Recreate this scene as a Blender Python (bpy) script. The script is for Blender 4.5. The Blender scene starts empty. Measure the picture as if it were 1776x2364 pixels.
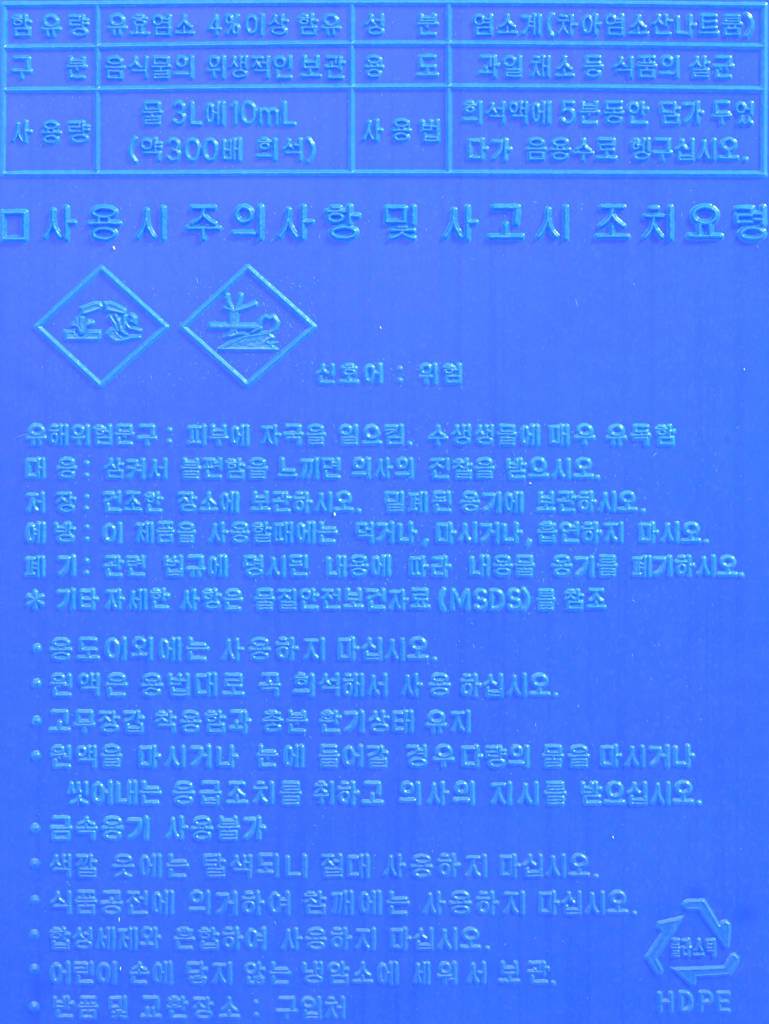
import bpy, math, random
import numpy as np

random.seed(7)
sc = bpy.context.scene
S = 6.0e-5                 # metres per design unit (the panel is drawn on a 1776 x 2364 layout)
W, H = 1776.0, 2364.0
ZC = 0.092                 # height of the panel's centre above the bottle's foot

# ------------------------------------------------------------------ camera
cam_d = bpy.data.cameras.new('camera')
cam = bpy.data.objects.new('camera', cam_d)
sc.collection.objects.link(cam)
DIST = 0.36
cam.location = (0, -DIST, ZC)
cam.rotation_euler = (math.radians(90), 0, 0)
cam_d.sensor_fit = 'VERTICAL'
cam_d.sensor_height = 24.0
cam_d.lens = 24.0 * DIST / (H * S)
cam_d.clip_start = 0.01
cam_d.clip_end = 50
sc.camera = cam

# ------------------------------------------------------------------ light
world = bpy.data.worlds.new('World')
sc.world = world
world.use_nodes = True
wn, wl = world.node_tree.nodes, world.node_tree.links
bg = wn['Background']
# open surroundings: bright to the sides and overhead, dim straight in front where someone stands
w_tc = wn.new('ShaderNodeTexCoord')
w_sp = wn.new('ShaderNodeSeparateXYZ')
wl.new(w_tc.outputs['Generated'], w_sp.inputs[0])
w_front = wn.new('ShaderNodeMapRange')
w_front.interpolation_type = 'SMOOTHSTEP'
for i_, v_ in ((1, -0.85), (2, -0.15), (3, 0.10), (4, 1.0)): w_front.inputs[i_].default_value = v_
wl.new(w_sp.outputs['Y'], w_front.inputs[0])
w_up = wn.new('ShaderNodeMapRange')
for i_, v_ in ((1, -0.8), (2, 0.9), (3, 0.75), (4, 1.2)): w_up.inputs[i_].default_value = v_
wl.new(w_sp.outputs['Z'], w_up.inputs[0])
w_mul = wn.new('ShaderNodeMath'); w_mul.operation = 'MULTIPLY'
wl.new(w_front.outputs[0], w_mul.inputs[0]); wl.new(w_up.outputs[0], w_mul.inputs[1])
w_str = wn.new('ShaderNodeMath'); w_str.operation = 'MULTIPLY'
wl.new(w_mul.outputs[0], w_str.inputs[0])
w_str.inputs[1].default_value = 2.3
wl.new(w_str.outputs[0], bg.inputs[1])
bg.inputs[0].default_value = (0.42, 0.86, 1.0, 1)

def area(name, loc, target, size, energy, col, size_y=None):
    d = bpy.data.lights.new(name, 'AREA')
    d.shape = 'RECTANGLE'
    d.size = size
    d.size_y = size_y or size
    d.energy = energy
    d.color = col
    o = bpy.data.objects.new(name, d)
    sc.collection.objects.link(o)
    o.location = loc
    from mathutils import Vector
    v = Vector(target) - Vector(loc)
    o.rotation_euler = v.to_track_quat('-Z', 'Y').to_euler()
    return o

area('grazing_light', (0.80, -0.42, 0.90), (0, 0, ZC), 0.22, 21.0, (0.62, 0.94, 1.0), 0.20)  # unseen cyan lamp at upper right, added to brighten the relief's slopes
area('front_fill', (-0.25, -1.3, 0.75), (0, 0, ZC), 0.9, 12.5, (0.95, 0.92, 1.0))  # unseen soft lamp in front, added to set the panel's brightness

sc.view_settings.view_transform = 'Standard'
sc.view_settings.look = 'None'
sc.view_settings.exposure = 0.2
sc.view_settings.gamma = 1.0
sc.view_settings.use_curve_mapping = False

# ------------------------------------------------------------------ material
def plastic(name, base, rough, streak=True):
    m = bpy.data.materials.new(name)
    m.use_nodes = True
    nt = m.node_tree
    N, L = nt.nodes, nt.links
    p = N['Principled BSDF']
    p.inputs['Roughness'].default_value = rough
    p.inputs['Specular IOR Level'].default_value = 0.5 if streak else 0.6
    tc = N.new('ShaderNodeTexCoord')

    def noise(scale, detail=3, stretch=(1, 1, 1), rough_=0.55):
        mp = N.new('ShaderNodeMapping')
        mp.inputs['Scale'].default_value = stretch
        L.new(tc.outputs['Object'], mp.inputs['Vector'])
        n = N.new('ShaderNodeTexNoise')
        n.inputs['Scale'].default_value = scale
        n.inputs['Detail'].default_value = detail
        n.inputs['Roughness'].default_value = rough_
        L.new(mp.outputs[0], n.inputs['Vector'])
        return n.outputs['Fac']

    def ramp(fac, a, b, c0, c1):
        r = N.new('ShaderNodeMapRange')
        r.inputs[1].default_value = a
        r.inputs[2].default_value = b
        r.inputs[3].default_value = c0
        r.inputs[4].default_value = c1
        L.new(fac, r.inputs[0])
        return r.outputs[0]

    def mix(a, b, fac, mode='MIX'):
        x = N.new('ShaderNodeMix')
        x.data_type = 'RGBA'
        x.blend_type = mode
        L.new(fac, x.inputs[0])
        if isinstance(a, tuple): x.inputs[6].default_value = a
        else: L.new(a, x.inputs[6])
        if isinstance(b, tuple): x.inputs[7].default_value = b
        else: L.new(b, x.inputs[7])
        return x.outputs[2]

    # pigment: faintly violet and faintly cyan swirls, mottling, drag streaks
    c = mix((base[0]*1.12, base[1]*0.93, base[2], 1), (base[0]*0.92, base[1]*1.07, base[2], 1),
            ramp(noise(26, 3), 0.35, 0.65, 0, 1))
    c = mix(c, (base[0]*1.7, base[1]*1.10, base[2]*1.0, 1), ramp(noise(420, 4), 0.42, 0.75, 0, 0.8))
    c = mix(c, (base[0]*0.80, base[1]*0.86, base[2]*0.9, 1), ramp(noise(800, 4, (1, 1, 0.008)), 0.50, 0.74, 0, 1.0))
    # hazy rub marks
    c = mix(c, (base[0]*2.3, base[1]*1.5, base[2]*1.02, 1), ramp(noise(2300, 3, (1, 1, 0.6)), 0.52, 0.72, 0, 0.5))
    if streak:
        # greasy smudges with a place of their own
        sx = N.new('ShaderNodeSeparateXYZ')
        L.new(tc.outputs['Object'], sx.inputs[0])
        for (px, py, r) in ((68, 893, 13), (92, 2282, 22), (78, 2338, 20), (205, 2352, 22),
                            (1602, 2066, 20), (1722, 2112, 22), (1678, 1014, 7)):
            vd = N.new('ShaderNodeVectorMath'); vd.operation = 'DISTANCE'
            L.new(tc.outputs['Object'], vd.inputs[0])
            vd.inputs[1].default_value = ((px-W/2)*S, 0, (H/2-py)*S+ZC)
            add = N.new('ShaderNodeMath'); add.operation = 'MULTIPLY_ADD'
            L.new(noise(700, 2), add.inputs[0])
            add.inputs[1].default_value = r*S*1.0
            L.new(vd.outputs['Value'], add.inputs[2])
            c = mix(c, (base[0]*0.62, base[1]*0.66, base[2]*0.80, 1),
                    ramp(add.outputs[0], r*S*0.9, r*S*2.1, 0.55, 0))
    L.new(c, p.inputs['Base Color'])
    r = ramp(noise(60, 4), 0.3, 0.7, rough-0.05, rough+0.07)
    L.new(r, p.inputs['Roughness'])
    b1 = N.new('ShaderNodeBump')
    b1.inputs['Strength'].default_value = 0.10
    b1.inputs['Distance'].default_value = 0.00012
    L.new(noise(1500, 3), b1.inputs['Height'])
    b2 = N.new('ShaderNodeBump')
    b2.inputs['Strength'].default_value = 0.10
    b2.inputs['Distance'].default_value = 0.0003
    L.new(noise(380, 3, (1, 1, 0.02)), b2.inputs['Height'])
    L.new(b1.outputs[0], b2.inputs['Normal'])
    L.new(b2.outputs[0], p.inputs['Normal'])
    return m

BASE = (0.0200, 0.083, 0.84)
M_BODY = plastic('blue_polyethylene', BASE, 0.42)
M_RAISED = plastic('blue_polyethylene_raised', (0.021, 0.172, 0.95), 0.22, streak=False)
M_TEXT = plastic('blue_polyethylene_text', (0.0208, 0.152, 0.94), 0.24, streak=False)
M_FAINT = plastic('blue_polyethylene_faint', (0.0205, 0.124, 0.91), 0.34, streak=False)  # less cyan and rougher, for the lower lines and recycling mark

def simple(name, col, rough=0.6):
    m = bpy.data.materials.new(name)
    m.use_nodes = True
    p = m.node_tree.nodes['Principled BSDF']
    n = m.node_tree.nodes.new('ShaderNodeTexNoise')
    n.inputs['Scale'].default_value = 3000
    r = m.node_tree.nodes.new('ShaderNodeMapRange')
    r.inputs[3].default_value = 0.75
    r.inputs[4].default_value = 1.1
    mu = m.node_tree.nodes.new('ShaderNodeVectorMath'); mu.operation = 'SCALE'
    mu.inputs[0].default_value = col
    m.node_tree.links.new(n.outputs['Fac'], r.inputs[0])
    m.node_tree.links.new(r.outputs[0], mu.inputs['Scale'])
    m.node_tree.links.new(mu.outputs[0], p.inputs['Base Color'])
    p.inputs['Roughness'].default_value = rough
    return m
M_BURR = simple('rubbed_plastic', (0.20, 0.40, 0.92), 0.6)
M_DUST = simple('pale_dust', (0.80, 0.86, 0.88), 0.8)

# ------------------------------------------------------------------ surface form
def swell(x, z):
    """gentle ripple of the blow-moulded front wall (metres, + is towards the viewer)"""
    zz = z - ZC
    return (0.00045*(1-(x/0.055)**2) + 0.00005*np.sin(x*95+1.0)*np.cos(zz*60+0.4)
            + 0.00006*np.sin(zz*78+0.7) )

def wall(px, py):
    x = (px-W/2)*S
    z = (H/2-py)*S+ZC
    return x, z, swell(x, z)

rng = np.random.RandomState(3)
_T = rng.rand(256, 256)
def vnoise(x, y, s):
    x = x/s; y = y/s
    xi = np.floor(x).astype(int); yi = np.floor(y).astype(int)
    fx = x-xi; fy = y-yi
    fx = fx*fx*(3-2*fx); fy = fy*fy*(3-2*fy)
    a = _T[xi & 255, yi & 255]; b = _T[(xi+1) & 255, yi & 255]
    c = _T[xi & 255, (yi+1) & 255]; d = _T[(xi+1) & 255, (yi+1) & 255]
    return (a*(1-fx)+b*fx)*(1-fy)+(c*(1-fx)+d*fx)*fy-0.5

def mesh_from(name, verts, faces, mat, parent=None, smooth=True):
    me = bpy.data.meshes.new(name)
    verts = np.asarray(verts, np.float32); faces = np.asarray(faces, np.int32)
    me.vertices.add(len(verts)); me.vertices.foreach_set('co', verts.ravel())
    k = faces.shape[1]
    me.loops.add(faces.size); me.loops.foreach_set('vertex_index', faces.ravel())
    me.polygons.add(len(faces))
    me.polygons.foreach_set('loop_start', np.arange(0, faces.size, k, dtype=np.int32))
    me.polygons.foreach_set('loop_total', np.full(len(faces), k, np.int32))
    me.polygons.foreach_set('use_smooth', np.full(len(faces), smooth))
    me.update(calc_edges=True)
    me.validate()
    me.materials.append(mat)
    o = bpy.data.objects.new(name, me)
    sc.collection.objects.link(o)
    if parent: o.parent = parent
    return o

# ------------------------------------------------------------------ the bottle
bottle = bpy.data.objects.new('plastic_bottle', None)
sc.collection.objects.link(bottle)
bottle['label'] = 'blue plastic bottle covered in raised Korean usage and safety text'
bottle['category'] = 'bottle'

def build_body():
    hw, dep, rad = 0.0625, 0.088, 0.010
    fx = hw-rad
    front = np.linspace(-fx, fx, 90)
    pts = [(x, 0.0, 1.0) for x in front]
    arc = lambda cx, cy, a0: [(cx+rad*math.cos(a), cy+rad*math.sin(a), 0.0) for a in np.linspace(a0, a0+math.pi/2, 9)[1:-1]]
    pts += arc(fx, rad, -math.pi/2)
    pts += [(hw, y, 0) for y in np.linspace(rad, dep-rad, 8)]
    pts += arc(fx, dep-rad, 0)
    pts += [(x, dep, 0) for x in np.linspace(fx, -fx, 12)]
    pts += arc(-fx, dep-rad, math.pi/2)
    pts += [(-hw, y, 0) for y in np.linspace(dep-rad, rad, 8)]
    pts += arc(-fx, rad, math.pi)
    pts = np.array(pts)
    n = len(pts)
    rings = []
    zs = [(0.0, 0.90), (0.0008, 0.94), (0.003, 0.975), (0.006, 0.993), (0.010, 1.0)]
    zs += [(z, 1.0) for z in np.linspace(0.012, 0.178, 110)]
    zs += [(0.182, 0.995), (0.187, 0.975), (0.192, 0.93), (0.197, 0.86), (0.202, 0.76), (0.207, 0.62), (0.211, 0.46), (0.214, 0.36)]
    cy = dep/2
    circ = np.arctan2(pts[:, 1]-cy, pts[:, 0])
    for z, s in zs:
        x = pts[:, 0]*s; y = (pts[:, 1]-cy)*s+cy
        if s < 0.9 and z > 0.1:
            t = min(1, (0.9-s)/0.5)
            rr = 0.0215 if s < 0.4 else 0.0215+(s-0.36)*0.07
            x = x*(1-t)+np.cos(circ)*rr*t; y = y*(1-t)+(cy+np.sin(circ)*rr)*t
        fade = np.clip((fx-np.abs(pts[:, 0]))/0.004, 0, 1)*min(1, max(0, (z-0.012)/0.004))*min(1, max(0, (0.178-z)/0.004))
        y = y-swell(pts[:, 0], z)*pts[:, 2]*fade
        rings.append(np.stack([x, y, np.full(n, z)], 1))
    for z, r in ((0.216, 0.0205), (0.232, 0.0205), (0.2325, 0.0195), (0.2325, 0.0175), (0.20, 0.0175)):
        rings.append(np.stack([np.cos(circ)*r, cy+np.sin(circ)*r, np.full(n, z)], 1))
    V = np.concatenate(rings)
    F = []
    for k in range(len(rings)-1):
        a = np.arange(n)+k*n; b = np.roll(np.arange(n), -1)+k*n
        F.append(np.stack([a, b, b+n, a+n], 1))
    # foot
    c0 = len(V); V = np.concatenate([V, [[0, cy, 0.004]]])
    a = np.arange(n); b = np.roll(a, -1)
    F.append(np.stack([b, a, np.full(n, c0), np.full(n, c0)], 1)[:, :4])
    F = np.concatenate(F)
    quads = F[:-n]; tris = F[-n:, :3]
    me = bpy.data.meshes.new('body')
    me.from_pydata(V.tolist(), [], quads.tolist()+tris.tolist())
    me.polygons.foreach_set('use_smooth', np.full(len(me.polygons), True))
    me.update()
    me.materials.append(M_BODY)
    o = bpy.data.objects.new('body', me)
    sc.collection.objects.link(o)
    o.parent = bottle
    return o
build_body()

# ------------------------------------------------------------------ raised relief
STEP = 1.25
class Relief:
    """strokes and filled shapes -> one smooth raised mesh on the front wall"""
    def __init__(self, bbox, wob=1.0):
        self.wob = wob
        x0, y0, x1, y1 = bbox
        self.gx = np.arange(x0, x1+STEP, STEP); self.gy = np.arange(y0, y1+STEP, STEP)
        self.X, self.Y = np.meshgrid(self.gx, self.gy)
        self.h = np.full(self.X.shape, -9.0)
        # hand-cut wobble of the mould
        self.wx = self.X + 1.6*wob*vnoise(self.X+31, self.Y+77, 9.0) + 0.7*wob*vnoise(self.X+5, self.Y, 4.0)
        self.wy = self.Y + 1.6*wob*vnoise(self.X+171, self.Y+7, 9.0) + 0.7*wob*vnoise(self.X, self.Y+55, 4.0)

    def window(self, x0, y0, x1, y1):
        i0 = max(0, int((x0-self.gx[0])/STEP)); i1 = min(len(self.gx), int((x1-self.gx[0])/STEP)+2)
        j0 = max(0, int((y0-self.gy[0])/STEP)); j1 = min(len(self.gy), int((y1-self.gy[0])/STEP)+2)
        return slice(j0, j1), slice(i0, i1)

    def put(self, win, d, r_in, r_out, hh):
        t = np.clip((r_out-d)/(r_out-r_in), 0, 1)
        p = 0.55*t*t*(3-2*t)+0.45*t**1.25      # slightly crested ridge
        skirt = 0.4*np.clip((r_out+1.8-d)/1.8, 0, 1)
        h = hh*p + skirt*(1-p) - 0.9*np.clip((d-r_out-1.2)/1.6, 0, 2)
        cur = self.h[win]
        # soft union so that crossings melt together a little
        self.h[win] = np.maximum(cur, h)

    def stroke(self, pts, r_in, r_out, hh):
        pts = np.array(pts, float)
        m = r_out+9
        win = self.window(pts[:, 0].min()-m, pts[:, 1].min()-m, pts[:, 0].max()+m, pts[:, 1].max()+m)
        X = self.wx[win]; Y = self.wy[win]
        if X.size == 0: return
        d = np.full(X.shape, 1e9)
        if len(pts) == 1:
            d = np.hypot(X-pts[0, 0], Y-pts[0, 1])
        for a, b in zip(pts[:-1], pts[1:]):
            ab = b-a; L2 = max(1e-9, ab@ab)
            t = np.clip(((X-a[0])*ab[0]+(Y-a[1])*ab[1])/L2, 0, 1)
            d = np.minimum(d, np.hypot(X-a[0]-t*ab[0], Y-a[1]-t*ab[1]))
        self.put(win, d, r_in, r_out, hh)

    def fill(self, poly, edge, hh):
        P = np.array(poly, float)
        m = edge+11
        win = self.window(P[:, 0].min()-m, P[:, 1].min()-m, P[:, 0].max()+m, P[:, 1].max()+m)
        X = self.wx[win]; Y = self.wy[win]
        d = np.full(X.shape, 1e9); ins = np.zeros(X.shape, bool)
        for a, b in zip(P, np.roll(P, -1, 0)):
            ab = b-a; L2 = max(1e-9, ab@ab)
            t = np.clip(((X-a[0])*ab[0]+(Y-a[1])*ab[1])/L2, 0, 1)
            d = np.minimum(d, np.hypot(X-a[0]-t*ab[0], Y-a[1]-t*ab[1]))
            c = ((a[1] > Y) != (b[1] > Y))
            with np.errstate(divide='ignore', invalid='ignore'):
                xx = (b[0]-a[0])*(Y-a[1])/(b[1]-a[1]+1e-12)+a[0]
            ins ^= c & (X < xx)
        sd = np.where(ins, -d, d)
        rim = 0.74+0.26*np.exp(-((sd+4.2)/2.3)**2)      # sunk face inside a raised rim
        self.put(win, sd+edge, 0.0, edge+1.5, hh*rim)

    def build(self, name, parent, mat=None, label=None):
        h = self.h
        keep_v = h > -1.2
        q = keep_v[:-1, :-1] & keep_v[1:, :-1] & keep_v[:-1, 1:] & keep_v[1:, 1:]
        j, i = np.nonzero(q)
        nx = len(self.gx)
        F = np.stack([j*nx+i, j*nx+i+nx, (j+1)*nx+i+1, j*nx+i+1], 1)
        used, inv = np.unique(F, return_inverse=True)
        F = inv.reshape(F.shape)
        X = self.X.ravel()[used]; Y = self.Y.ravel()[used]; hh = h.ravel()[used]
        rough = self.wob*(0.5*vnoise(X, Y, 3.2)+0.5*vnoise(X+91, Y+13, 7.0))*np.clip(hh/4, 0, 1)
        x, z, f = wall(X, Y)
        V = np.stack([x, -(f+(hh+rough)*S), z], 1)
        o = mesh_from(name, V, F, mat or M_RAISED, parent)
        if label: o['label'] = label
        return o

# ------------------------------------------------------------------ letter strokes (unit boxes, y down)
def ell(cx, cy, rx, ry, n=22, a0=0, a1=2*math.pi):
    return [(cx+rx*math.cos(a), cy+ry*math.sin(a)) for a in np.linspace(a0, a1, n)]
def quad(p0, p1, p2, n=7):
    return [((1-t)**2*p0[0]+2*t*(1-t)*p1[0]+t*t*p2[0], (1-t)**2*p0[1]+2*t*(1-t)*p1[1]+t*t*p2[1]) for t in np.linspace(0, 1, n)]

CHO = 'ㄱㄲㄴㄷㄸㄹㅁㅂㅃㅅㅆㅇㅈㅉㅊㅋㅌㅍㅎ'
JUNG = 'ㅏㅐㅑㅒㅓㅔㅕㅖㅗㅘㅙㅚㅛㅜㅝㅞㅟㅠㅡㅢㅣ'
JONG = ' ㄱㄲㄳㄴㄵㄶㄷㄹㄺㄻㄼㄽㄾㄿㅀㅁㅂㅄㅅㅆㅇㅈㅊㅋㅌㅍㅎ'
C = {
 'ㄴ': [[(0, 0), (0, 1), (1, 1)]],
 'ㄷ': [[(1, 0), (0, 0), (0, 1), (1, 1)]],
 'ㄹ': [[(0, 0), (1, 0), (1, .5), (0, .5), (0, 1), (1, 1)]],
 'ㅁ': [[(0, 0), (1, 0), (1, 1), (0, 1), (0, 0)]],
 'ㅂ': [[(0, 0), (0, 1), (1, 1), (1, 0)], [(0, .52), (1, .52)]],
 'ㅅ': [[(.52, 0)] + quad((.52, .2), (.45, .65), (0, 1)), [(.53, .35)] + quad((.55, .5), (.7, .8), (1, 1))],
 'ㅇ': [ell(.5, .5, .5, .5)],
 'ㅈ': [[(.02, 0), (.98, 0)], quad((.52, .02), (.5, .62), (0, 1)), quad((.5, .42), (.65, .78), (1, 1))],
 'ㅊ': [[(.32, 0), (.68, 0)], [(.02, .27), (.98, .27)], quad((.52, .27), (.5, .7), (0, 1)), quad((.5, .55), (.65, .82), (1, 1))],
 'ㅌ': [[(1, 0), (0, 0), (0, 1), (1, 1)], [(0, .5), (1, .5)]],
 'ㅍ': [[(0, 0), (1, 0)], [(0, 1), (1, 1)], [(.28, 0), (.28, 1)], [(.72, 0), (.72, 1)]],
 'ㅎ': [[(.3, 0), (.7, 0)], [(0, .27), (1, .27)], ell(.5, .72, .42, .28)],
}
def cons(ch, mode):
    """mode: v = beside an upright vowel, h = above a flat vowel, f = final"""
    if ch in 'ㄲㄸㅃㅆㅉ':
        base = {'ㄲ': 'ㄱ', 'ㄸ': 'ㄷ', 'ㅃ': 'ㅂ', 'ㅆ': 'ㅅ', 'ㅉ': 'ㅈ'}[ch]
        a = cons(base, mode); out = []
        for s in a: out.append([(x*.42, y) for x, y in s])
        for s in a: out.append([(.58+x*.42, y) for x, y in s])
        return out
    if ch in 'ㄶ':
        return [[(x*.36, .2+y*.8) for x, y in s] for s in C['ㄴ']] + [[(.5+x*.5, y) for x, y in s] for s in C['ㅎ']]
    if ch == 'ㄱ':
        if mode == 'v': return [[(0, .02), (.93, .02)] + quad((.95, .1), (.95, .68), (.08, 1))]
        return [[(0, 0), (1, 0), (1, 1)]] if mode == 'f' else [[(0, 0), (1, 0), (.96, 1)]]
    if ch == 'ㅋ':
        return [[(0, .02), (.93, .02)] + quad((.95, .1), (.95, .68), (.08, 1)), [(.0, .46), (.88, .42)]]
    return C[ch]

def place(strokes, x0, y0, x1, y1):
    return [[(x0+x*(x1-x0), y0+y*(y1-y0)) for x, y in s] for s in strokes]

def hangul(ch):
    k = ord(ch)-0xAC00
    ci, vi, fi = CHO[k//588], JUNG[(k % 588)//28], JONG[k % 28]
    fin = fi != ' '
    out = []
    if vi in 'ㅏㅐㅑㅓㅔㅕㅖㅣ':
        b = .54 if fin else 1.0         # lower end of the stems
        t = .29 if fin else .48         # height of the tick
        dt = .09 if fin else .12
        iw, stems, ticks = {
            'ㅣ': (.64, [.95], []),
            'ㅏ': (.56, [.76], [(.76, 1.02, t)]),
            'ㅑ': (.56, [.76], [(.76, 1.02, t-dt), (.76, 1.02, t+dt)]),
            'ㅓ': (.54, [.95], [(.66, .95, t)]),
            'ㅕ': (.54, [.95], [(.62, .95, t-dt), (.62, .95, t+dt)]),
            'ㅐ': (.44, [.66, .97], [(.66, .97, t)]),
            'ㅔ': (.40, [.68, .97], [(.47, .68, t)]),
            'ㅖ': (.40, [.68, .97], [(.45, .68, t-dt), (.45, .68, t+dt)]),
        }[vi]
        bot = .47 if fin else (.95 if ci in 'ㅅㅈㅊㄱㅋㄲ' else .93)
        top = .03 if fin else (.03 if ci in 'ㅎㅊ' else .08)
        if ci == 'ㅇ': iw -= .02
        out += place(cons(ci, 'v'), .02, top, iw, bot)
        for s in stems: out.append([(s, 0), (s, b)])
        for a, c, y in ticks: out.append([(a, y), (c, y)])
        if fin: out += place(cons(fi, 'f'), .17, .66, .96, 1.0)
    elif vi in 'ㅗㅛㅜㅠㅡ':
        if fin: i1, y0, yb, ye = .30, .33, {'ㅗ': .5, 'ㅛ': .5, 'ㅜ': .45, 'ㅠ': .45, 'ㅡ': .48}[vi], .60
        else: i1, y0, yb, ye = .52, .56, {'ㅗ': .94, 'ㅛ': .94, 'ㅜ': .66, 'ㅠ': .66, 'ㅡ': .93}[vi], 1.0
        if vi == 'ㅡ' and not fin: i1 = .66
        if ci in 'ㅎㅊ' and fin: i1 = .34
        if ci in 'ㅅㅈㅊ' and not fin and vi in 'ㅗㅛ': i1 = .6; y0 = .62
        out += place(cons(ci, 'h'), .13, 0, .87, i1)
        out.append([(0, yb), (1, yb)])
        xs = {'ㅗ': [.5], 'ㅛ': [.33, .67], 'ㅜ': [.5], 'ㅠ': [.32, .68], 'ㅡ': []}[vi]
        for x in xs:
            out.append([(x, y0), (x, yb)] if vi in 'ㅗㅛ' else [(x, yb), (x, ye)])
        if fin: out += place(cons(fi, 'f'), .13, .67, .87, 1.0)
    else:
        i1 = (.36 if ci in 'ㅎㅊ' else .28) if fin else .47
        b = .57 if fin else 1.0
        out += place(cons(ci, 'h'), .08, 0, .60, i1)
        if vi in 'ㅘㅙㅚ':
            yb = .46 if fin else .82
            out.append([(.34, i1+.05), (.34, yb)]); out.append([(0, yb), (.68, yb)])
        elif vi in 'ㅝㅞㅟ':
            yb = .40 if fin else .64
            out.append([(0, yb), (.68, yb)]); out.append([(.36, yb), (.36, .56 if fin else .98)])
        else:
            yb = .46 if fin else .84
            out.append([(0, yb), (.70, yb)])
        if vi == 'ㅘ':
            out.append([(.82, 0), (.82, b)]); y = .26 if fin else .44; out.append([(.82, y), (1.04, y)])
        elif vi == 'ㅝ':
            out.append([(.95, 0), (.95, b)]); y = .5 if fin else .80; out.append([(.66, y), (.95, y)])
        else:
            out.append([(.93, 0), (.93, b)])
        if fin: out += place(cons(fi, 'f'), .17, .68, .95, 1.0)
    return out

G = {
 '0': [ell(.5, .5, .5, .5, 28)],
 '1': [[(.0, .18), (.7, 0), (.7, 1)]],
 '3': [ell(.45, .25, .45, .25, 14, -2.7, 1.57)[:] , ell(.45, .74, .52, .26, 16, -1.57, 2.7)],
 '4': [[(.72, 1), (.72, 0), (0, .70), (1, .70)]],
 '5': [[(.9, 0), (.18, 0), (.08, .45)] + ell(.45, .67, .52, .33, 16, -2.1, 2.6)],
 '%': [ell(.22, .24, .2, .22, 14), ell(.78, .76, .2, .22, 14), [(.9, .02), (.1, .98)]],
 'L': [[(0, 0), (0, 1), (1, 1)]],
 'm': [[(0, .32), (0, 1)], [(0, .5)] + ell(.25, .52, .25, .2, 9, math.pi, 2*math.pi) + [(.5, 1)], [(.5, .5)] + ell(.75, .52, .25, .2, 9, math.pi, 2*math.pi) + [(1, 1)]],
 'M': [[(0, 1), (.04, 0), (.5, .8), (.96, 0), (1, 1)]],
 'S': [ell(.5, .26, .46, .26, 14, -.5, -4.71)[:] + ell(.5, .76, .5, .25, 14, -1.57, 2.6)],
 'D': [[(0, 0), (.4, 0)] + ell(.4, .5, .6, .5, 14, -1.57, 1.57) + [(0, 1), (0, 0)]],
 'H': [[(0, 0), (0, 1)], [(1, 0), (1, 1)], [(0, .48), (1, .48)]],
 'P': [[(0, 1), (0, 0), (.5, 0)] + ell(.5, .27, .5, .27, 12, -1.57, 1.57) + [(0, .54)]],
 'E': [[(1, 0), (0, 0), (0, 1), (1, 1)], [(0, .48), (.85, .48)]],
 '(': [quad((1, -.05), (-.7, .5), (1, 1.08), 11)],
 ')': [quad((0, -.05), (1.7, .5), (0, 1.08), 11)],
 '*': [[(.5, .08), (.5, .95)], [(.05, .3), (.95, .75)], [(.95, .3), (.05, .75)]],
 '□': [[(0, .16), (1, .16), (1, 1), (0, 1), (0, .16)]],
}
DOTS = {'.': [(.5, .93)], ':': [(.5, .24), (.5, .80)], ',': None}

K = 900/1662.0
def A(u): return u*K
def B(u): return 876+u*K

def write(R, text, x0, x1, y0, y1, r_in, r_out, hh):
    """lay the signs of one word evenly between x0 and x1 (outer edges)"""
    n = len(text)
    e = r_out*0.72                       # from the outline to the stroke's middle
    pitch_w = (y1-y0)*0.93
    if n == 1:
        cells = [(x0, x1)]
    else:
        w = min(pitch_w, (x1-x0)/n*0.93)
        w = max(w, (x1-x0)/n*0.86)
        step = (x1-x0-w)/(n-1)
        cells = [(x0+i*step, x0+i*step+w) for i in range(n)]
    for ch, (a, b) in zip(text, cells):
        jx, jy = random.uniform(-.8, .8), random.uniform(-.9, .9)
        k = hh*random.uniform(.9, 1.06)
        if ch in '.:,':
            cx = (a+b)/2; yh = y1-y0
            if ch == ':':
                for f in (.25, .80): R.stroke([(cx+jx, y0+f*yh)], 1.0, r_out*1.0, k)
            elif ch == '.':
                R.stroke([(cx+jx, y1-r_out*.7)], 1.0, r_out*.95, k*.95)
            else:
                R.stroke([(cx+2, y1-r_out*.9), (cx-2, y1+r_out*.4)], 1.0, r_out*.95, k*.9)
            continue
        st = hangul(ch) if 0xAC00 <= ord(ch) <= 0xD7A3 else G[ch]
        dense = sum(len(s)-1 if len(s) < 9 else 3 for s in st)
        f = 1.0 if dense < 8 else (0.93 if dense < 12 else 0.86)
        if ch in '()': a, b = a-e+2, b+e-2
        for s in place(st, a+e+jx, y0+e+jy, b-e+jx, y1-e+jy):
            R.stroke(s, r_in, r_out*f, k)

def line(name, parent, y0, y1, words, r_in=0.7, r_out=6.5, hh=6.5, label=None, mat=None):
    xs = [w[1] for w in words]+[w[2] for w in words]
    R = Relief((min(xs)-14, y0-14, max(xs)+14, y1+18))
    for t, a, b in words:
        write(R, t, a, b, y0, y1, r_in, r_out, hh)
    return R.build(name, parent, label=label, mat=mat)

# ------------------------------------------------------------------ table
R = Relief((-6, -6, W+6, 424), 0.45)
xm = [9, 225, 520, 812, 1036, 1400, 1764]
rows = [[12, 11, 9, 8, 8, 10, 14], [111, 109, 105, 102.5, 102.5, 105, 109],
        [209, 208, 205, 203, 201.5, 204, 208], [402, 402, 401.5, 401, 401, 402, 403]]
for r in rows: R.stroke(list(zip(xm, r)), 0.8, 7.6, 6.6)
for x0, x1 in ((10.5, 7.5), (226, 224.5), (813, 812), (1036, 1036.5), (1765, 1763)):
    k = min(range(7), key=lambda i: abs(xm[i]-x0))
    R.stroke([(x0, rows[0][k]), ((x0+x1)/2, rows[2][k]), (x1, rows[3][k])], 0.8, 6.8, 6.2)
table = R.build('table_border', bottle, label='raised ruled table of three rows and four columns')

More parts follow.
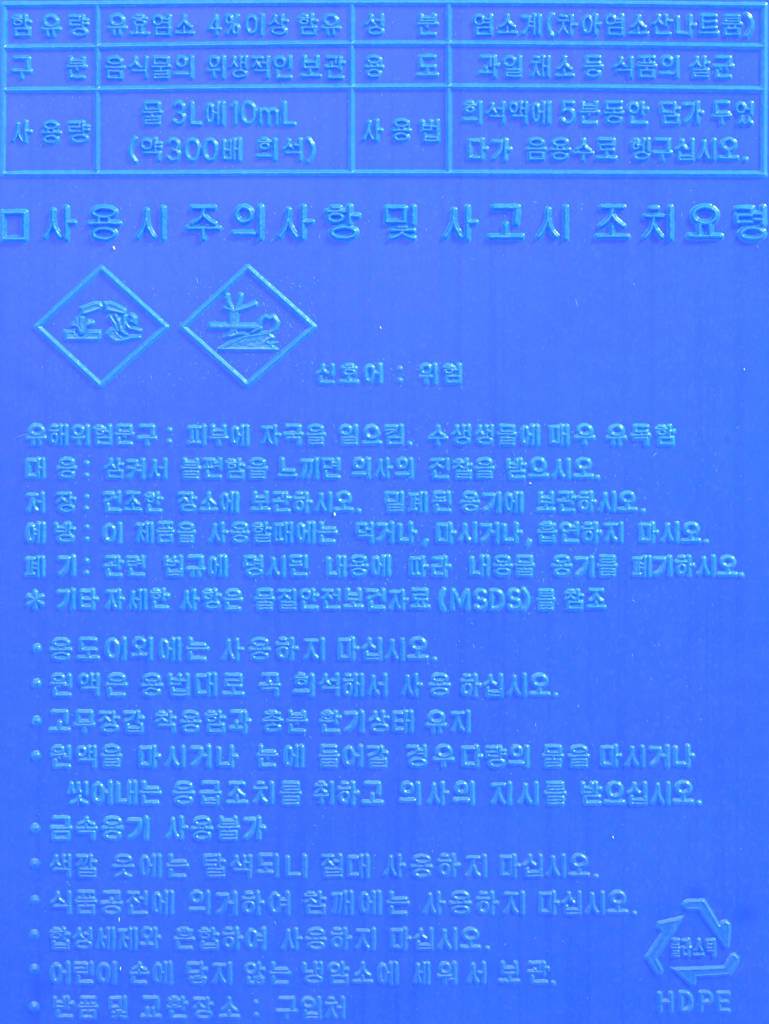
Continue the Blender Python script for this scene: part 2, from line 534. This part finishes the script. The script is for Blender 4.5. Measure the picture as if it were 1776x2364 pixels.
def cell(y0v, y1v, words, **k):
    return line('table_lettering', table, y0v*K, y1v*K, words, hh=6.6, **k)
cell(63, 162, [('함', A(48), A(135)), ('유', A(175), A(262)), ('량', A(293), A(380))])
cell(62, 158, [('유효염소', A(457), A(830)), ('4', A(887), A(946)), ('%', A(958), A(1027)), ('이상', A(1042), A(1228)), ('함유', A(1270), A(1452))])
cell(60, 158, [('성', A(1553), A(1640)), ('분', B(158), B(250))])
cell(62, 158, [('염소계', B(395), B(692)), ('(', B(712), B(740)), ('차', B(752), B(842)), ('아염소산나트륨', B(855), B(1548)), (')', B(1562), B(1594))])
cell(242, 342, [('구', A(50), A(140)), ('분', A(283), A(373))])
cell(240, 342, [('음식물의', A(445), A(832)), ('위생적인', A(882), A(1247)), ('보관', A(1280), A(1470))])
cell(238, 338, [('용', A(1553), A(1636)), ('도', B(158), B(250))])
cell(240, 338, [('과일', B(425), B(610)), ('채소', B(643), B(830)), ('등', B(868), B(952)), ('식품의', B(996), B(1282)), ('살균', B(1320), B(1508))])
cell(515, 616, [('사', A(48), A(136)), ('용', A(172), A(260)), ('량', A(288), A(384))])
cell(434, 538, [('물', A(603), A(694)), ('3', A(735), A(796)), ('L', A(808), A(862)), ('에', A(873), A(962)), ('1', A(984), A(1020)), ('0', A(1025), A(1096)), ('m', A(1102), A(1190)), ('L', A(1202), A(1260))])
cell(590, 692, [('(', A(552), A(582)), ('약', A(597), A(692)), ('3', A(710), A(772)), ('0', A(785), A(856)), ('0', A(862), A(932)), ('배', A(945), A(1032)), ('희석', A(1093), A(1292)), (')', A(1310), A(1342))])
cell(510, 610, [('사', A(1543), A(1634)), ('용', B(48), B(136)), ('법', B(173), B(258))])
cell(434, 536, [('희석액에', B(353), B(730)), ('5', B(770), B(836)), ('분동안', B(848), B(1145)), ('담가', B(1193), B(1380)), ('두었', B(1418), B(1597))])
cell(590, 690, [('다가', B(375), B(562)), ('음용수로', B(623), B(1012)), ('헹구십시오', B(1068), B(1532)), ('.', B(1550), B(1576))])

# ------------------------------------------------------------------ heading
y0, y1 = 440+62*K, 440+218*K
R = Relief((-12, y0-18, W+12, y1+20))
for ch, a, b in (('□', A(2), A(118)), ('사', A(180), A(328)), ('용', A(373), A(520)), ('시', A(576), A(716)), ('주', A(793), A(945)),
                 ('의', A(990), A(1134)), ('사', A(1180), A(1338)), ('항', A(1383), A(1534)), ('및', B(18), B(163)), ('사', B(266), B(418)),
                 ('고', B(460), B(614)), ('시', B(666), B(812)), ('조', B(915), B(1067)), ('치', B(1118), B(1258)), ('요', B(1310), B(1464)), ('령', B(1510), B(1652))):
    write(R, ch, a, b, y0, y1, 0.9, 8.8, 9.2)
R.build('heading_lettering', bottle, label='large raised heading line starting with a small square')

# ------------------------------------------------------------------ hazard pictograms
def crop(ox, oy, s): return lambda *p: [(ox+x*s, oy+y*s) for x, y in p]
D1 = crop(60, 590, 350/1662)
D2 = crop(400, 590, 350/1662)
def diamond(pts, label):
    P = pts+[pts[0]]
    R = Relief((min(p[0] for p in P)-16, min(p[1] for p in P)-16, max(p[0] for p in P)+16, max(p[1] for p in P)+16), 0.4)
    R.stroke(P, 0.8, 7.2, 6.4)
    return R.build('hazard_diamond', bottle, label=label)
d1 = diamond(D1((830, 140), (1540, 785), (822, 1425), (125, 780)), 'raised diamond with two tubes dripping onto a slab and a hand')
d2 = diamond(D2((818, 135), (1545, 785), (815, 1420), (108, 788)), 'raised diamond with a bare tree and a dead fish')
def sym(name, par, D, fills=(), strokes=(), hh=6.0):
    pts = [p for f in fills for p in D(*f)]+[p for s in strokes for p in D(*s[0])]
    R = Relief((min(p[0] for p in pts)-16, min(p[1] for p in pts)-16, max(p[0] for p in pts)+16, max(p[1] for p in pts)+16), 0.6)
    for f in fills: R.fill(D(*f), 5.5, hh)
    for s, r in strokes: R.stroke(D(*s), max(1.0, r-6), r, hh)
    return R.build(name, par)
sym('test_tube', d1, D1, [((588, 575), (640, 555), (760, 508), (825, 518), (848, 560), (835, 600), (640, 662), (600, 655), (612, 610))])
sym('test_tube', d1, D1, [((858, 515), (925, 508), (1000, 535), (1105, 590), (1100, 665), (1000, 640), (862, 612))])
sym('metal_slab', d1, D1, [((418, 825), (545, 815), (560, 860), (610, 890), (660, 860), (690, 825), (828, 822), (830, 915), (800, 938), (430, 938))])
sym('liquid_drop', d1, D1, [], [(((612, 690), (608, 760), (615, 850)), 8), (((562, 700), (575, 780), (600, 840)), 5), (((690, 720), (650, 790), (628, 850)), 5.5), (((530, 755), (560, 770)), 7), (((690, 752), (722, 742)), 8), (((510, 770), (555, 765)), 5)])
sym('hand', d1, D1, [((875, 860), (930, 795), (990, 790), (1020, 850), (1075, 895), (1150, 875), (1262, 880), (1268, 915), (1160, 930), (1090, 955), (985, 958), (905, 905))])
sym('liquid_drop', d1, D1, [], [(((925, 665), (985, 755), (1010, 830)), 5.5), (((985, 650), (1030, 745), (1050, 830), (1100, 865)), 6.5), (((1085, 670), (1085, 770), (1060, 810)), 7), (((1100, 745), (1140, 800), (1250, 825)), 5.5), (((1165, 665), (1190, 690), (1185, 735)), 8), (((1150, 720), (1195, 745)), 6)])
sym('bare_tree', d2, D2, [((610, 590), (725, 590), (715, 840), (800, 850), (840, 880), (740, 885), (640, 915), (545, 905), (615, 840))],
    [(((588, 435), (610, 520), (650, 600)), 6.5), (((572, 470), (600, 440)), 5.5), (((742, 440), (725, 520), (690, 600)), 7), (((895, 540), (820, 570), (690, 605)), 8), (((568, 575), (650, 605)), 5.5)])
sym('ground_line', d2, D2, [], [(((425, 778), (560, 780), (720, 785), (930, 785)), 9.5)])
sym('dead_fish', d2, D2, [], [(((870, 845), (930, 790), (965, 715), (1015, 675), (1060, 695), (1100, 672), (1145, 735), (1125, 805), (1060, 850)), 6.5), (((880, 840), (950, 800)), 7)])
sym('water', d2, D2, [((490, 1025), (620, 945), (780, 870), (900, 855), (1060, 830), (1115, 905), (1050, 945), (1150, 958), (1100, 985), (1170, 1035), (1120, 1055), (520, 1052))])

# ------------------------------------------------------------------ running text
def text(y0v, y1v, base, words, hh, label=None, bullet=None, r_out=6.5):
    mat = M_FAINT if hh < 5.3 else (M_TEXT if hh < 6.1 else None)
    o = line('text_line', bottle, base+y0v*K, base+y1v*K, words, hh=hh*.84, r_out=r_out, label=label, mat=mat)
    if bullet:
        bx, by = A(bullet[0]), base+bullet[1]*K
        R = Relief((bx-24, by-24, bx+24, by+24))
        R.stroke([(bx-.5, by), (bx+.5, by)], 1.5, 11.5, hh*1.1)
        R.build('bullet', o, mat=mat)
    return o
text(738, 828, 440, [('신호어', A(1348), A(1632)), (':', B(78), B(102)), ('위험', B(168), B(353))], 6.4, 'short signal word line beside the diamonds')
Y = 960
text(38, 129, Y, [('유해위험문구', A(116), A(670)), (':', A(713), A(737)), ('피부에', A(800), A(1064)), ('자국을', A(1112), A(1390)), ('일으킴', A(1445), B(106)), ('.', B(118), B(142)), ('수생생물에', B(208), B(684)), ('매우', B(725), B(918)), ('유독함', B(968), B(1258))], 6.3)
text(180, 272, Y, [('대', A(111), A(195)), ('응', A(245), A(327)), (':', A(358), A(382)), ('삼켜서', A(445), A(716)), ('불편함을', A(772), A(1141)), ('느끼면', A(1186), A(1453)), ('의사의', A(1503), B(147)), ('진찰을', B(215), B(491)), ('받으시오', B(540), B(912)), ('.', B(919), B(943))], 6.3)
text(323, 414, Y, [('저', A(113), A(194)), ('장', A(240), A(324)), (':', A(358), A(382)), ('건조한', A(440), A(697)), ('장소에', A(758), A(1021)), ('보관하시오', A(1072), A(1507)), ('.', A(1517), A(1541)), ('밀폐된', B(22), B(308)), ('용기에', B(345), B(612)), ('보관하시오', B(670), B(1097)), ('.', B(1110), B(1134))], 6.3)
text(453, 545, Y, [('예', A(113), A(197)), ('방', A(233), A(323)), (':', A(358), A(382)), ('이', A(437), A(523)), ('제품을', A(579), A(836)), ('사용할때에는', A(888), A(1440)), ('먹거나', A(1515), B(157)), (',', B(184), B(207)), ('마시거나', B(240), B(606)), (',', B(624), B(648)), ('흡연하지', B(672), B(1042)), ('마시오', B(1106), B(1370)), ('.', B(1380), B(1403))], 6.3)
text(595, 688, Y, [('폐', A(109), A(196)), ('기', A(248), A(327)), (':', A(358), A(382)), ('관련', A(443), A(623)), ('법규에', A(700), A(970)), ('명시된', A(1040), A(1317)), ('내용에', A(1392), B(50)), ('따라', B(128), B(302)), ('내용물', B(385), B(661)), ('용기를', B(735), B(1013)), ('폐기하시오', B(1076), B(1526)), ('.', B(1534), B(1557))], 6.2)
text(737, 829, Y, [('*', A(113), A(194)), ('기타', A(243), A(420)), ('자세한', A(450), A(722)), ('사항은', A(770), A(1036)), ('물질안전보건자료', A(1086), B(218)), ('(', B(254), B(279)), ('M', B(303), B(386)), ('S', B(401), B(460)), ('D', B(470), B(534)), ('S', B(544), B(604)), (')', B(612), B(640)), ('를', B(670), B(751)), ('참조', B(788), B(965))], 6.2, 'raised text line starting with an asterisk')
Y = 1440
text(58, 159, Y, [('용도이외에는', A(213), A(890)), ('사용하지', A(943), A(1389)), ('마십시오', A(1442), B(211)), ('.', B(225), B(248))], 6.0, bullet=(160, 105))
text(211, 312, Y, [('원액은', A(216), A(546)), ('용법대로', A(601), A(1044)), ('꼭', A(1104), A(1198)), ('희석해서', A(1253), B(38)), ('사용', B(90), B(302)), ('하십시오', B(343), B(728)), ('.', B(740), B(764))], 6.0, bullet=(158, 255))
text(369, 467, Y, [('고무장갑', A(211), A(617)), ('착용함과', A(663), A(1068)), ('충분', A(1118), A(1314)), ('환기상태', A(1362), B(146)), ('유지', B(200), B(391))], 5.8, bullet=(157, 415))
text(516, 614, Y, [('원액을', A(216), A(521)), ('마시거나', A(593), A(1016)), ('눈에', A(1095), A(1298)), ('들어갈', A(1358), B(36)), ('경우', B(113), B(319)), ('다량의', B(350), B(642)), ('물을', B(693), B(895)), ('마시거나', B(940), B(1343))], 5.8, bullet=(155, 562))
text(671, 773, Y, [('씻어내는', A(286), A(691)), ('응급조치를', A(738), A(1287)), ('취하고', A(1337), B(17)), ('의사의', B(86), B(411)), ('지시를', B(473), B(797)), ('받으십시오', B(858), B(1341)), ('.', B(1352), B(1376))], 5.6)
Y = 1880
text(7, 110, Y, [('금속용기', A(213), A(638)), ('사용불가', A(706), A(1133))], 5.4, bullet=(152, 60))
text(168, 271, Y, [('색깔', A(213), A(413)), ('옷에는', A(478), A(807)), ('탈색되니', A(866), A(1312)), ('절대', A(1368), A(1577)), ('사용하지', B(15), B(460)), ('마십시오', B(510), B(897)), ('.', B(912), B(935))], 5.2, bullet=(150, 210))
text(325, 429, Y, [('식품공전에', A(211), A(743)), ('의거하여', A(806), A(1241)), ('참깨에는', A(1293), B(130)), ('사용하지', B(183), B(624)), ('마십시오', B(678), B(1060)), ('.', B(1074), B(1098))], 5.0, bullet=(150, 367))
text(480, 578, Y, [('합성세제와', A(213), A(686)), ('혼합하여', A(743), A(1139)), ('사용하지', A(1198), A(1606)), ('마십시오', B(46), B(433)), ('.', B(449), B(472))], 4.7, bullet=(148, 513))
text(626, 724, Y, [('어린이', A(213), A(503)), ('손에', A(553), A(737)), ('닿지', A(795), A(993)), ('않는', A(1040), A(1240)), ('냉암소에', A(1288), B(82)), ('세', B(143), B(218)), ('워', B(248), B(334)), ('서', B(370), B(457)), ('보관', B(508), B(722)), ('.', B(731), B(752))], 4.5, bullet=(148, 660))
text(774, 872, Y, [('반품', A(228), A(420)), ('및', A(463), A(545)), ('교환장소', A(600), A(1024)), (':', A(1082), A(1106)), ('구입처', A(1178), A(1476))], 4.0, bullet=(148, 820))

# ------------------------------------------------------------------ recycling mark
DR = crop(1460, 2050, 280/1662)
def arrow(poly, parent):
    P = DR(*poly)
    R = Relief((min(p[0] for p in P)-14, min(p[1] for p in P)-14, max(p[0] for p in P)+14, max(p[1] for p in P)+14), 0.6)
    R.fill(P, 5.0, 4.6)
    return R.build('recycling_arrow', parent, mat=M_FAINT)
R = Relief((1540, 2160, 1662, 2220))
for ch, a, b in (('플', 527, 665), ('라', 676, 812), ('스', 822, 990), ('틱', 1000, 1145)):
    (x0, y0), (x1, y1) = DR((a, 685), (b, 950))
    write(R, ch, x0, x1, y0, y1, 1.0, 5.4, 4.6)
mark = R.build('recycling_mark', bottle, mat=M_FAINT, label='small raised word ringed by three recycling arrows')
arrow([(683, 232), (705, 183), (750, 158), (985, 152), (1095, 330), (1195, 500), (1225, 452), (1285, 440), (1340, 490), (1345, 560), (1322, 805), (1280, 840), (1243, 805), (1100, 590), (925, 335), (900, 308), (740, 302), (697, 272)], mark)
arrow([(700, 385), (520, 425), (348, 462), (328, 540), (400, 605), (290, 770), (172, 940), (260, 1080), (330, 1190), (395, 1180), (418, 1115), (332, 960), (445, 795), (560, 610)], mark)
arrow([(525, 1090), (800, 1085), (1255, 1068), (1345, 908), (1400, 890), (1458, 955), (1448, 1025), (1335, 1200), (1100, 1215), (880, 1225), (860, 1325), (805, 1342), (670, 1215)], mark)
ys = [DR((0, 1412))[0][1], DR((0, 1705))[0][1]]
xx = lambda a: DR((a, 0))[0][0]
line('resin_lettering', bottle, ys[0], ys[1], [('H', xx(350), xx(558)), ('D', xx(632), xx(828)), ('P', xx(908), xx(1100)), ('E', xx(1150), xx(1330))], hh=3.4, r_out=6.6, mat=M_FAINT, label='faint raised resin code letters below the recycling arrows')

# ------------------------------------------------------------------ rub marks: tiny burrs scattered round the lettering
def flecks():
    V = []; F = []
    for x, y, L, a in ((64, 1006, 70, -.26), (1512, 1050, 15, -.7), (1108, 1228, 13, 1.5), (1272, 1192, 11, .1), (455, 648, 16, 1.4), (1330, 700, 22, 1.3), (1235, 468, 12, .4)):
        dx, dy = math.cos(a)*L/2, math.sin(a)*L/2
        b = len(V)
        for t in np.linspace(-1, 1, 9):
            cx, cy = x+dx*t+dy*.12*(1-t*t), y+dy*t-dx*.12*(1-t*t)
            k = (.3+.7*(1-t*t))*(.55 if L > 50 else 1)
            for o_, h in ((-1.0*k, -.4), (0, 1.0*k), (1.0*k, -.4)):
                X, Z, f = wall(np.float64(cx-math.sin(a)*o_), np.float64(cy+math.cos(a)*o_))
                V.append((X, -(f+h*S), Z))
        for k in range(8):
            for j in range(2):
                q = b+k*3+j
                F.append((q, q+1, q+4, q+3))
    zones = [(20, 10, 1750, 400, 150), (0, 455, 1776, 570, 75), (90, 620, 420, 890, 25), (430, 640, 730, 880, 130), (700, 985, 1500, 1400, 170), (730, 830, 1090, 900, 26), (60, 970, 1660, 1420, 300),
             (80, 1460, 1640, 1900, 120), (80, 1900, 1500, 2330, 60), (0, 0, 1776, 2364, 70)]
    for x0, y0, x1, y1, n in zones:
        for _ in range(int(n*1.9)):
            if n == 300 and random.random() < .6:
                x = random.gauss(1050, 260); y = random.uniform(y0, y1)
            else:
                x = random.uniform(x0, x1); y = random.uniform(y0, y1)
            if not (0 < x < W): continue
            L = random.uniform(1.5, 7)*(1 if random.random() < .85 else 1.6)
            a = random.gauss(1.45, .45)
            w = random.uniform(.5, 1.1)
            dx, dy = math.cos(a)*L/2, math.sin(a)*L/2
            nx, ny = -math.sin(a)*w, math.cos(a)*w
            bend = random.uniform(-2, 2)
            spine = [(x-dx, y-dy), (x+bend*.5, y), (x+dx, y+dy)]
            b = len(V)
            for k, (sx, sy) in enumerate(spine):
                ww = (.35, 1, .35)[k]; hh = (.1, 1.6, .3)[k]*random.uniform(.6, 1.2)
                for (px, py, h) in ((sx-nx*ww, sy-ny*ww, -.5), (sx, sy, hh), (sx+nx*ww, sy+ny*ww, -.5)):
                    X, Z, f = wall(np.float64(px), np.float64(py))
                    V.append((X, -(f+h*S), Z))
            for k in range(2):
                for j in range(2):
                    q = b+k*3+j
                    F.append((q, q+1, q+4, q+3))
    o = mesh_from('rub_marks', V, F, M_BURR, bottle)
    o['kind'] = 'stuff'
flecks()

# ------------------------------------------------------------------ loose dust
def speck(px, py, w, l, label, ang=0.1):
    bm_v = []; F = []
    nseg, nr = 7, 5
    for i in range(nr):
        t = i/(nr-1)
        for j in range(nseg):
            a = 2*math.pi*j/nseg
            rr = math.sin(math.pi*(.08+.84*t))*random.uniform(.8, 1.15)
            u = (t-.5)*l; v = math.cos(a)*w/2*rr; h = 0.5*w+math.sin(a)*w/2*rr
            bm_v.append((u, v, h))
    x, z, f = wall(np.float64(px), np.float64(py))
    ca, sa = math.cos(ang), math.sin(ang)
    V = [((v*ca-u*sa)*S, -h*S, (u*ca+v*sa)*S) for u, v, h in bm_v]
    for i in range(nr-1):
        for j in range(nseg):
            a = i*nseg+j; b = i*nseg+(j+1) % nseg
            F.append((a, b, b+nseg, a+nseg))
    o = mesh_from('dust_speck', V, F, M_DUST)
    o.location = (float(x), -float(f), float(z))
    o['label'] = label; o['category'] = 'dust'; o['group'] = 'pale dust specks on the blue wall'
speck(264, 573, 4.5, 9, 'white dust speck just below the second heading syllable', .4)
speck(773, 1187, 5, 9, 'largest white dust speck, under the end of a storage line', .1)
speck(279, 2235, 2.4, 9, 'thin white dust fibre in the gap beside the child safety bullet line', 0)
speck(276, 2122, 1.8, 11, 'thin pale dust fibre standing between two lower bullet lines', 0)
speck(1415, 1932, 2.6, 6, 'tiny pale dust speck on the bare wall right of the short bullet line', .3)
speck(879, 757, 2.6, 6, 'tiny pale dust speck on the bare wall right of the fish diamond', .5)
speck(1718, 853, 2.4, 5, 'tiny pale dust speck on the bare wall near the right edge', 0)
speck(1224, 1116, 3.2, 5, 'small pale dust speck above the second storage sentence', 1.2)
